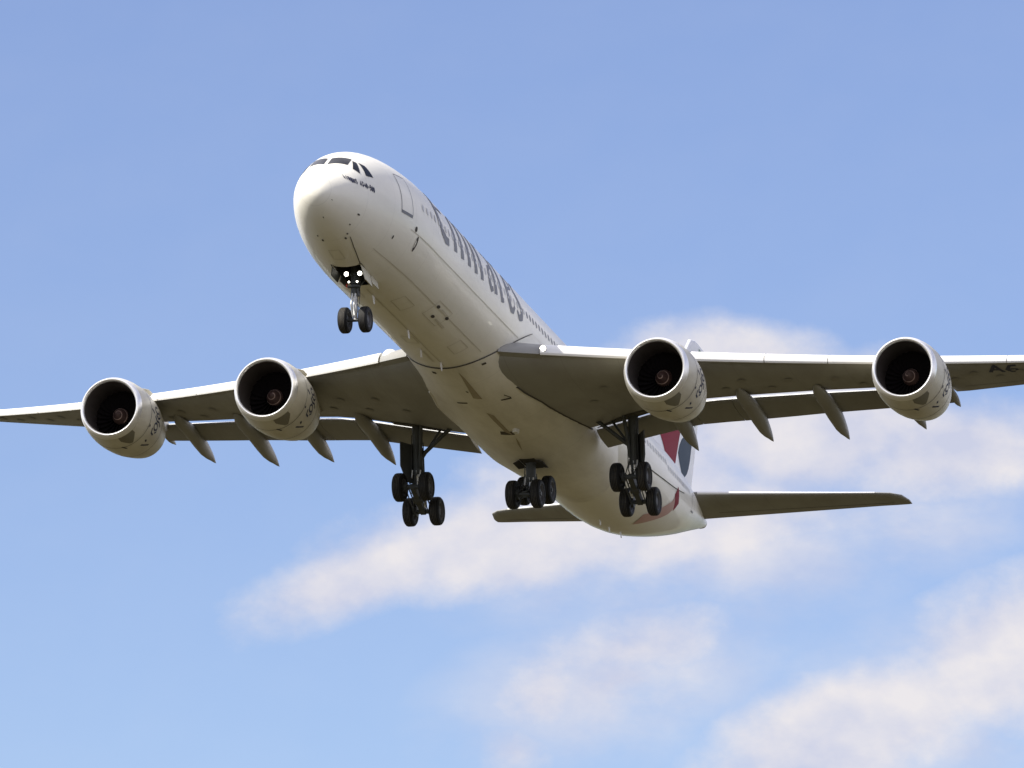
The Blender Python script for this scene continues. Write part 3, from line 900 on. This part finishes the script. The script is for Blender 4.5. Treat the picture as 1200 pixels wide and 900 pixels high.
# ------------------------------------------------------------------ engines
def engine(xi, y, z, port, outer):
    e = bpy.data.objects.new('engine', None); col.objects.link(e); e.parent = root
    e['label'] = {(False, True): 'engine at the far left of the picture', (False, False): 'engine just left of the fuselage',
                  (True, False): 'engine just right of the fuselage', (True, True): 'engine at the far right of the picture'}[(port, outer)]
    ys = -y if port else y
    c = Vector((xi, ys, z)); ax = (1, 0, 0.0)
    prof = [(0.30, 1.545), (.6, 1.60), (1.0, 1.65), (1.6, 1.69), (2.2, 1.68), (2.9, 1.62), (3.5, 1.53), (4.1, 1.40), (4.6, 1.28), (4.95, 1.18), (4.95, 1.13), (4.3, 1.10)]
    b = MB(); b.lathe(c, ax, prof, n=72); b.build('nacelle', M['nacelle'], e)
    # thin circumferential joints
    for s, r in ((1.35, 1.682), (3.2, 1.584)):
        b = MB(); b.lathe(c, ax, [(s - .018, r + .004), (s + .018, r + .004 - (.0 if s < 2 else .006))], n=72); b.build('nacelle_joint', M['seam'], e)
    lp = [(.30, 1.548), (.18, 1.515), (.08, 1.47), (.02, 1.425), (0, 1.39), (.015, 1.355), (.05, 1.325), (.10, 1.305), (.13, 1.298)]
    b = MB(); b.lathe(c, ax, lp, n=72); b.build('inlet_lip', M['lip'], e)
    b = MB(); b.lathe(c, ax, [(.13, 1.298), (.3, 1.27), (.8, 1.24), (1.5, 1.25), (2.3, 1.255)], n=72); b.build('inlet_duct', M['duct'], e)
    # fan disc: 26 twisted blades
    b = MB()
    for k in range(26):
        rows = []
        for r, tw, ch in ((.40, 25, .42), (.7, 42, .44), (1.0, 55, .44), (1.24, 63, .40)):
            a = 2 * math.pi * k / 26 + (r - .4) * .18
            rad = Vector((0, math.cos(a), math.sin(a))); tan = Vector((0, -math.sin(a), math.cos(a)))
            t = math.radians(tw); d = Vector((math.cos(t), 0, 0)) + tan * math.sin(t)
            p = c + Vector((1.75, 0, 0)) + rad * r
            rows.append([p - d * ch / 2, p + d * ch / 2])
        b.loft(rows, closed=False, cap=(False, False))
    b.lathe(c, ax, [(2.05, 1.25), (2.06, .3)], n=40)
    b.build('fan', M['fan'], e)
    b = MB(); b.lathe(c, ax, [(1.12, .002), (1.14, .06), (1.22, .15), (1.35, .25), (1.5, .34), (1.66, .41)], n=32); b.build('spinner', M['spinner'], e)
    # painted swirl
    b = MB(); rows = []
    sp = [(1.12, .002), (1.14, .06), (1.22, .15), (1.35, .25), (1.5, .34), (1.66, .41)]
    ph = {(False, True): .4, (False, False): 2.0, (True, False): 3.6, (True, True): 5.0}[(port, outer)]
    for k in range(49):
        t = k / 48; s = 1.15 + .45 * t; a = ph + t * 2 * math.pi * 1.6
        w = .016 + .012 * t
        rows.append([c + Vector((s_ - .012, (lin(sp, s_) + .006) * math.cos(a), (lin(sp, s_) + .006) * math.sin(a))) for s_ in (s - w, s + w)])
    b.loft(rows, closed=False, cap=(False, False)); b.build('spinner_swirl', M['swirl'], e)
    # core nozzle and plug
    b = MB(); b.lathe(c, ax, [(4.2, 1.0), (4.7, .93), (5.3, .78), (5.75, .66), (5.75, .60), (5.3, .6)], n=40); b.lathe(c, ax, [(5.3, .42), (5.8, .36), (6.3, .18), (6.55, .02)], n=24)
    b.build('exhaust_nozzle', M['hot'], e)
    # pylon
    b = MB(); rings = []
    for x, zt, zb, w in PYLON(xi, y, z):
        rings.append([Vector((x, ys - w, zb)), Vector((x, ys - w, zb + (zt - zb) * .6)), Vector((x, ys - w * .55, zt)), Vector((x, ys + w * .55, zt)), Vector((x, ys + w, zb + (zt - zb) * .6)), Vector((x, ys + w, zb))])
    b.loft(rings); b.build('pylon', M['nacelle'], e)
    # vortex strake
    b = MB()
    sgn = 1 if port else -1
    a = math.radians(52)
    for sd in (1,):
        n_ = Vector((0, sgn * math.cos(a), math.sin(a)))
        p = [c + Vector((1.5, 0, 0)) + n_ * 1.67, c + Vector((2.9, 0, 0)) + n_ * 1.6, c + Vector((2.9, 0, 0)) + n_ * 1.84, c + Vector((2.3, 0, 0)) + n_ * 1.86]
        th = Vector((0, -n_.z, n_.y)) * .015
        b.loft([[q + th for q in p], [q - th for q in p]])
    b.build('strake', M['nacelle'], e, smooth=0)
    # markings: dark patch below the lip, script of the airline, small stencils (angle from port horizontal)
    pr = prof[:-2]
    def surf(s, deg, off=.006):
        r = lin([(a_, b_) for a_, b_ in pr], s) + off; t = math.radians(deg)
        return c + Vector((s, -r * math.cos(t), r * math.sin(t)))
    b = MB(); rows = []
    for k in range(7):
        d = -75 + 30 * k / 6
        s1 = lin([(-75, .7), (-62, 1.35), (-45, .6)], d)
        rows.append([surf(.33 + (s1 - .33) * q / 4, d) for q in range(5)])
    b.loft(rows, closed=False, cap=(False, False)); b.build('dark_patch', M['patch'], e)
    b = MB()
    sf = lambda u, v: surf(u, math.degrees(v / 1.67))
    y0 = .55
    P = [[(2.35, y0), (2.05, y0 - .08), (1.95, y0 - .25), (2.2, y0 - .36), (2.5, y0 - .25)],
         [(2.65, y0 - .1), (2.75, y0 - .4), (2.45, y0 - .55), (2.05, y0 - .45)],
         [(1.9, y0 - .55), (2.2, y0 - .72), (2.6, y0 - .68), (2.8, y0 - .85)],
         arc(2.2, y0 - 1.0, .24, .17, 0, 330, 10), [(2.42, y0 - .9), (2.5, y0 - 1.2), (2.3, y0 - 1.3)],
         [(1.85, y0 - 1.15), (1.95, y0 - 1.38), (2.25, y0 - 1.42)]]
    strokes(b, P, .10, sf)
    b.build('airline_script', M['ink'], e)
    b = MB(); strokes(b, [[(1.45, .25), (1.75, .1)], [(1.45, -.55), (1.5, -.65)], [(1.9, -1.25), (2.1, -1.32)], [(2.0, -1.6), (2.65, -1.35)], [(1.3, -2.35), (1.6, -2.2)]], .1, sf)
    b.build('stencil', M['ink'], e)
    return e


def PYLON(xi, y, z):
    xl = xs_(y)
    zl = zle(y)
    return [(xi + 1.5, z + 1.66, z + 1.3, .05), (xi + 2.1, z + 1.86, z + 1.2, .2), (xi + 3.0, z + 2.02, z + 1.2, .27), (xl + .3, zl - .02, z + 1.1, .3),
            (xl + 1.3, low_z(y, xl + 1.3) + .25, z + 1.0, .3), (xl + 2.6, low_z(y, xl + 2.6) + .2, low_z(y, xl + 2.6) - .9, .26), (xl + 4.2, low_z(y, xl + 4.2) + .2, low_z(y, xl + 4.2) - .3, .15), (xl + 5.0, low_z(y, xl + 5.0) + .1, low_z(y, xl + 5) - .02, .05)]


for port in (False, True):
    engine(22.54, 9.39, -2.74, port, False)
    engine(29.42, 19.43, -1.20, port, True)

# ------------------------------------------------------------------ tail
def tailplane(mir):
    b = MB(); rings = []
    zh = lambda y: 1.93 + .095 * y
    for y, x0, x1 in ((.2, 59.8, 64.95), (1.6, 60.4, 65.25), (6, 62.65, 66.25), (9.6, 64.45, 67.05), (10.5, 65.0, 67.3), (10.95, 65.6, 67.4), (11.14, 66.6, 67.4)):
        c = x1 - x0; up, lo = [], []
        for k in range(13):
            s = 1 - math.cos(math.pi / 2 * k / 12); t = .10
            up.append(Vector((x0 + s * c, y, zh(y) + nacat(s, t) * c * .9))); lo.append(Vector((x0 + s * c, y, zh(y) - nacat(s, t) * c)))
        rings.append(up + lo[::-1][:-1])
    b.loft(rings)
    if mir: b = b.mirrored()
    o = b.build('tailplane', M['wing'], root)
    b = MB(); rows = []
    for y in (1.8, 6, 10.4):
        x0 = lin([(1.6, 60.4), (6, 62.65), (10.5, 65)], y); x1 = lin([(1.6, 65.25), (6, 66.25), (10.5, 67.3)], y); x = x0 + .68 * (x1 - x0)
        zz = zh(y) - nacat(.68, .1) * (x1 - x0) - .005
        rows.append([Vector((x, y, zz)), Vector((x + .05, y, zz))])
    b.loft(rows, closed=False, cap=(False, False))
    (b.mirrored() if mir else b).build('elevator_gap', M['seam'], o)
    b = MB(); rings = []
    for y, x0 in ((1.5, 60.35), (6, 62.65), (9.8, 64.55)):
        c = 4.6 - .28 * y
        rings.append([Vector((x0 - .015 + s * c, y, zh(y) + sg * (nacat(s, .10) * c + .006))) for s, sg in ((.05, 1), (.02, 1), (.006, 1), (0, 0), (.004, -1), (.012, -1))])
    b.loft(rings, closed=False, cap=(False, False)); (b.mirrored() if mir else b).build('leading_edge', M['slat'], o)


tailplane(False); tailplane(True)


def fin_x(z):   # leading and trailing edge of the fin by height
    le = lin([(2.3, 53.6), (3.2, 55.0), (11.3, 63.6), (11.5, 64.4)], z); te = lin([(2.3, 64.4), (11.5, 67.0)], z)
    return le, te


def fin_pt(x, z, side=-1, off=0.0):
    le, te = fin_x(z); s = max(0, min(1, (x - le) / (te - le)))
    return Vector((x, side * (nacat(s, .10) * (te - le) + off), z))


def fin():
    b = MB(); rings = []
    for z in (2.3, 2.8, 3.2, 5, 7, 9, 10.8, 11.3, 11.5):
        le, te = fin_x(z); c = te - le; a, d = [], []
        k_ = .4 if z > 11.4 else 1
        for k in range(15):
            s = 1 - math.cos(math.pi / 2 * k / 14)
            a.append(Vector((le + s * c, nacat(s, .10) * c * k_, z))); d.append(Vector((le + s * c, -nacat(s, .10) * c * k_, z)))
        rings.append(a + d[::-1][:-1])
    b.loft(rings)
    o = b.build('fin', M['fin_white'], root)
    def flag(poly, mat, name):
        # poly rows: (z, x_left, x_right)
        for side in (-1, 1):
            b = MB(); rows = []
            for (z0, a0, b0), (z1, a1, b1) in zip(poly, poly[1:]):
                for i in range(7):
                    t = i / 6 if (z0, a0, b0) != poly[0] or True else 0
                    z = z0 + (z1 - z0) * t; l = a0 + (a1 - a0) * t; r = b0 + (b1 - b0) * t
                    le, te = fin_x(z); l = max(l, le + .03); r = min(r, te - .02)
                    rows.append([fin_pt(l + (r - l) * q / 8, z, side, .012) for q in range(9)])
            b.loft(rows, closed=False, cap=(False, False)); b.build(name, mat, o)
    flag([(3.0, 58.8, 59.2), (3.6, 57.6, 59.9), (4.4, 57.0, 60.3), (5.5, 57.5, 60.9), (8, 59.6, 62.4), (9.8, 61.6, 63.2)], M['red'], 'red_flag_stripe')
    flag([(3.5, 61.6, 62.4), (3.9, 60.9, 63.1), (4.3, 60.5, 63.5), (4.8, 60.8, 63.8), (5.3, 61.4, 63.95), (5.7, 62.2, 64.1), (6.2, 63.2, 64.3)], M['slate'], 'dark_flag_stripe')
    flag([(6.9, 63.0, 64.9), (8.5, 63.9, 65.4), (11.2, 65.0, 66.7)], M['green'], 'green_flag_stripe')
    b = MB(); rows = []
    for z in (2.7, 6, 11.2):
        le, te = fin_x(z); x = te - .3 * (te - le)
        rows.append([fin_pt(x, z, -1, .009), fin_pt(x + .05, z, -1, .009)])
    b.loft(rows, closed=False, cap=(False, False)); b.build('rudder_gap', M['seam'], o)
    # dorsal fillet
    b = MB(); rings = []
    for x, h in ((50.5, 2.84), (52.5, 2.98), (54, 3.25), (55.5, 3.75), (56.5, 4.4)):
        w = .05 + .05 * (x - 50)
        rings.append([Vector((x, -w, 2.7)), Vector((x, -.05, h)), Vector((x, .05, h)), Vector((x, w, 2.7))])
    b.loft(rings); b.build('dorsal_fillet', M['fin_white'], o)


fin()

# ------------------------------------------------------------------ landing gear
def wheel(parent, c, r, w, hub=.28, big=True):
    b = MB(); c = Vector(c); h = w / 2
    tp = [(-h * .86, r * .62), (-h, r * .74), (-h * .96, r * .86), (-h * .72, r * .965), (-h * .3, r), (h * .3, r), (h * .72, r * .965), (h * .96, r * .86), (h, r * .74), (h * .86, r * .62)]
    b.lathe(c, (0, 1, 0), tp, n=44, mi=0)
    for s in (-1, 1):
        b.lathe(c, (0, 1, 0), [(s * h * .86, r * .62), (s * h * .80, r * .58), (s * h * .45, r * .50), (s * h * .40, r * .3), (s * h * .62, r * .24), (s * h * .66, .01)], n=28, mi=1)
        for k in range(9):
            a = 2 * math.pi * k / 9
            p = c + Vector((math.cos(a) * r * .42, s * h * .42, math.sin(a) * r * .42))
            b.tube(p, p + Vector((0, s * .012, 0)), r * .055, n=8, mi=2)
    # tread grooves as shallow dark rings
    for g in (-.45, -.15, .15, .45):
        b.lathe(c, (0, 1, 0), [(h * g - .012, r * 1.0 + .002), (h * g + .012, r * 1.0 + .002)], n=44, mi=2)
    return b.build('wheel', [M['tyre'], M['rim'], M['dark']], parent)


def bogie(name, c, beta, top, port, label, plate=True):
    g = bpy.data.objects.new(name, None); col.objects.link(g); g.parent = root; g['label'] = label
    c = Vector(c); s = -1 if port else 1
    be = math.radians(beta); d = Vector((math.cos(be), 0, -math.sin(be)))
    f, a = c - d * .99, c + d * .99
    for p in (f, a):
        for sy in (-1, 1):
            wheel(g, p + Vector((0, sy * (.66 if plate else .60), 0)), .69, .50)
    b = MB()
    n = Vector((math.sin(be), 0, math.cos(be)))
    b.box(c, 2.1, .26, .30, Matrix((d, Vector((0, 1, 0)), n)).transposed())
    for p in (f, a): b.tube(p + Vector((0, -.8, 0)), p + Vector((0, .8, 0)), .11, n=16)
    # brake rods
    for sy in (-.36, .36):
        b.tube(f + Vector((.1, sy, .22)), a + Vector((-.1, sy, .22)), .035)
        b.tube(f + Vector((.25, sy, -.22)), a + Vector((-.25, sy, -.22)), .03)
        for p in (f, a): b.tube(p + Vector((0, sy - .06, 0)), p + Vector((0, sy + .06, 0)), .25, n=20)
    b.build('bogie_beam', M['strut'], g, bevel=.02)
    top = Vector(top)
    ax = (c - top).normalized()
    b = MB()
    mid = top + (c - top) * .62
    b.tube(top - ax * .2, mid, .25, .23, n=24)
    b.tube(mid - ax * .15, mid + ax * .1, .28, .28, n=24)
    b.tube(mid, c + Vector((0, 0, .1)), .15, n=20, mi=1)
    b.tube(c + Vector((0, -.22, 0)), c + Vector((0, .22, 0)), .2, n=20)
    # torque links
    for sy in (-.1, .1):
        b.path([mid + Vector((.18, sy, -.05)), mid + (c - mid) * .5 + Vector((.58, sy, 0)), c + Vector((.12, sy, .18))], .045)
    b.path([mid + Vector((-.22, .05, .1)), mid + Vector((-.42, 0, -.5)), f + (c - f) * .35 + Vector((0, 0, .2))], .05)
    # hydraulic lines
    rnd = random.Random(7 if port else 3)
    for k in range(6):
        a0 = rnd.uniform(0, 6.28); q = Vector((math.cos(a0) * .28, math.sin(a0) * .28, 0))
        p0 = top + ax * rnd.uniform(.3, 1); p1 = mid + ax * rnd.uniform(-.2, .3); p2 = c + Vector((rnd.uniform(-.5, .5), rnd.uniform(-.3, .3), rnd.uniform(.1, .3)))
        b.path([p0 + q, p1 + q * 1.15, (p1 + p2) / 2 + q * 1.4, p2], .022, n=6)
    b.build('strut', [M['strut'], M['chrome']], g)
    b = MB(); 
    for k in range(3): b.tube(mid + Vector((-.26, (k - 1) * .2, .05)), mid + Vector((-.3, (k - 1) * .2, -.35)), .03, n=10)
    b.tube(c + Vector((.15, -.3 * s, -.05)), a + Vector((-.5, -.25 * s, .1)), .07, n=10)
    b.build('hydraulic_actuator', M['strut_white'], g)
    if plate:
        # side stay towards the fuselage
        b = MB()
        b.tube(top + ax * 1.3 + Vector((0, -s * .2, 0)), top + Vector((-.15, -s * 1.75, -.05)), .10)
        b.tube(top + ax * 1.3 + Vector((.25, -s * .2, 0)), top + Vector((.25, -s * 1.1, .0)), .06)
        b.tube(top + Vector((-.55, -s * .35, .15)), top + ax * 1.9 + Vector((-.15, -s * .15, 0)), .09)
        b.build('side_stay', M['strut'], g)
        # door carried on the leg
        al = math.radians(-30)
        dd = Vector((math.cos(al), s * math.sin(al), 0)); nn = Vector((-math.sin(al) * s, math.cos(al) * 1.0, 0)) if s > 0 else Vector((math.sin(al) * -s * -1, math.cos(al), 0))
        up = -ax; nn = dd.cross(up).normalized()
        o = top + ax * 1.35 + Vector((0, s * .30, 0))
        outl = [(-.75, .6), (.75, .6), (.75, -.75), (.45, -1.25), (-.35, -1.25), (-.75, -.55)]
        b = MB(); b.loft([[o + dd * u - ax * v + nn * k for u, v in outl] for k in (-.03, .03)])
        b.build('gear_door', M['strut'], g, smooth=0)
    return g


fair_patch('wheel_bay', [(34.2, -6.5), (35.9, -6.5), (35.9, 6.5), (34.2, 6.5)], M['dark'])
bogie('main_gear', (34.45, 5.37, -5.05), 21.5, (33.75, 5.34, -1.75), False, 'main landing gear left of the belly')
bogie('main_gear', (34.45, -5.37, -5.05), 21.5, (33.75, -5.34, -1.75), True, 'main landing gear right of the belly')
cg = bogie('centre_gear', (35.15, 0, -4.76), -20.6, (35.0, 0, -3.2), False, 'short landing gear under the middle of the belly', plate=False)
b = MB()
for sy in (-1, 1):
    o_ = [(34.35, .40, -3.39), (35.6, .40, -3.39), (35.5, .74, -3.46), (34.5, .74, -3.46)]
    b.loft([[Vector((x, sy * y, z + k)) for x, y, z in o_] for k in (-.02, .02)])
b.build('gear_door', M['dark'], cg, smooth=0)


def nose_gear():
    g = bpy.data.objects.new('nose_gear', None); col.objects.link(g); g.parent = root; g['label'] = 'nose landing gear with two wheels and lit lamps under the cockpit'
    c = Vector((6.68, 0, -4.70)); top = Vector((6.35, 0, -2.2))
    for sy in (-1, 1): wheel(g, c + Vector((0, sy * .47, 0)), .58, .42)
    b = MB()
    b.tube(top, top + (c - top) * .55, .16, n=20, mi=0)
    b.tube(top + (c - top) * .5, top + (c - top) * .58, .19, n=20, mi=0)
    b.tube(top + (c - top) * .55, c, .10, n=20, mi=2)
    b.tube(c + Vector((0, -.55, 0)), c + Vector((0, .55, 0)), .085, n=16, mi=1)
    m_ = top + (c - top) * .55
    for sy in (-.07, .07): b.path([m_ + Vector((-.16, sy, 0)), m_ + (c - m_) * .5 + Vector((-.42, sy, 0)), c + Vector((-.1, sy, .1))], .04, mi=2)
    for sy in (-.16, .16): b.path([top + Vector((0, sy, 0)), m_ + Vector((.2, sy * .7, .1))], .05, mi=1)
    b.path([m_ + Vector((0, .0, .2)), Vector((7.55, .25, -2.35))], .07, mi=1)
    b.path([m_ + Vector((0, .0, .2)), Vector((7.55, -.25, -2.35))], .07, mi=1)
    for k in range(5):
        a = k * 1.3; q = Vector((math.cos(a) * .18, math.sin(a) * .18, 0))
        b.path([top + q, m_ + q * 1.2, c + Vector((-.1, q.y, .3))], .016, n=6, mi=1)
    b.build('strut', [M['strut'], M['strut'], M['strut_white']], g)
    for dy in (-.31, .31): lamp((6.12, dy, -2.74), .10, g, 'taxi_light')
    for dy in (-.19, .19): lamp((6.16, dy, -3.10), .045, g, 'taxi_light')
    b = MB(); b.box((6.25, 0, -2.74), .08, .9, .1); b.box((6.25, 0, -3.1), .08, .6, .08); b.box((6.3, 0, -3.28), .2, .55, .07); b.build('lamp_bracket', M['strut'], g, smooth=0)
    b = MB(); b.tube((6.2, .3, -3.18), (6.3, .32, -3.3), .04); b.build('brake_line', M['redlamp'], g)
    # doors: forward pair folded open beside the bay
    for s in (-1, 1):
        for x0, x1, hh in ((5.15, 6.35, .66), (6.45, 7.55, .42)):
            b = MB()
            z0 = -2.68; yy = s * .66; hh = hh * (.55 if s > 0 else 1)
            pts = [(x0, z0), (x1, z0), (x1 - .06, z0 - hh), (x0 + .18, z0 - hh * .92)]
            if x0 > 6: pts = [(x0, z0), (x1, z0), (x1 - .1, z0 - hh), (x0 + .1, z0 - hh)]
            b.loft([[Vector((x, yy + s * (z0 - z) * .28 + k, z)) for x, z in pts] for k in (-.02, .02)])
            b.build('gear_door', M['strut'] if s > 0 else M['nacelle'], g, smooth=0)


nose_gear()
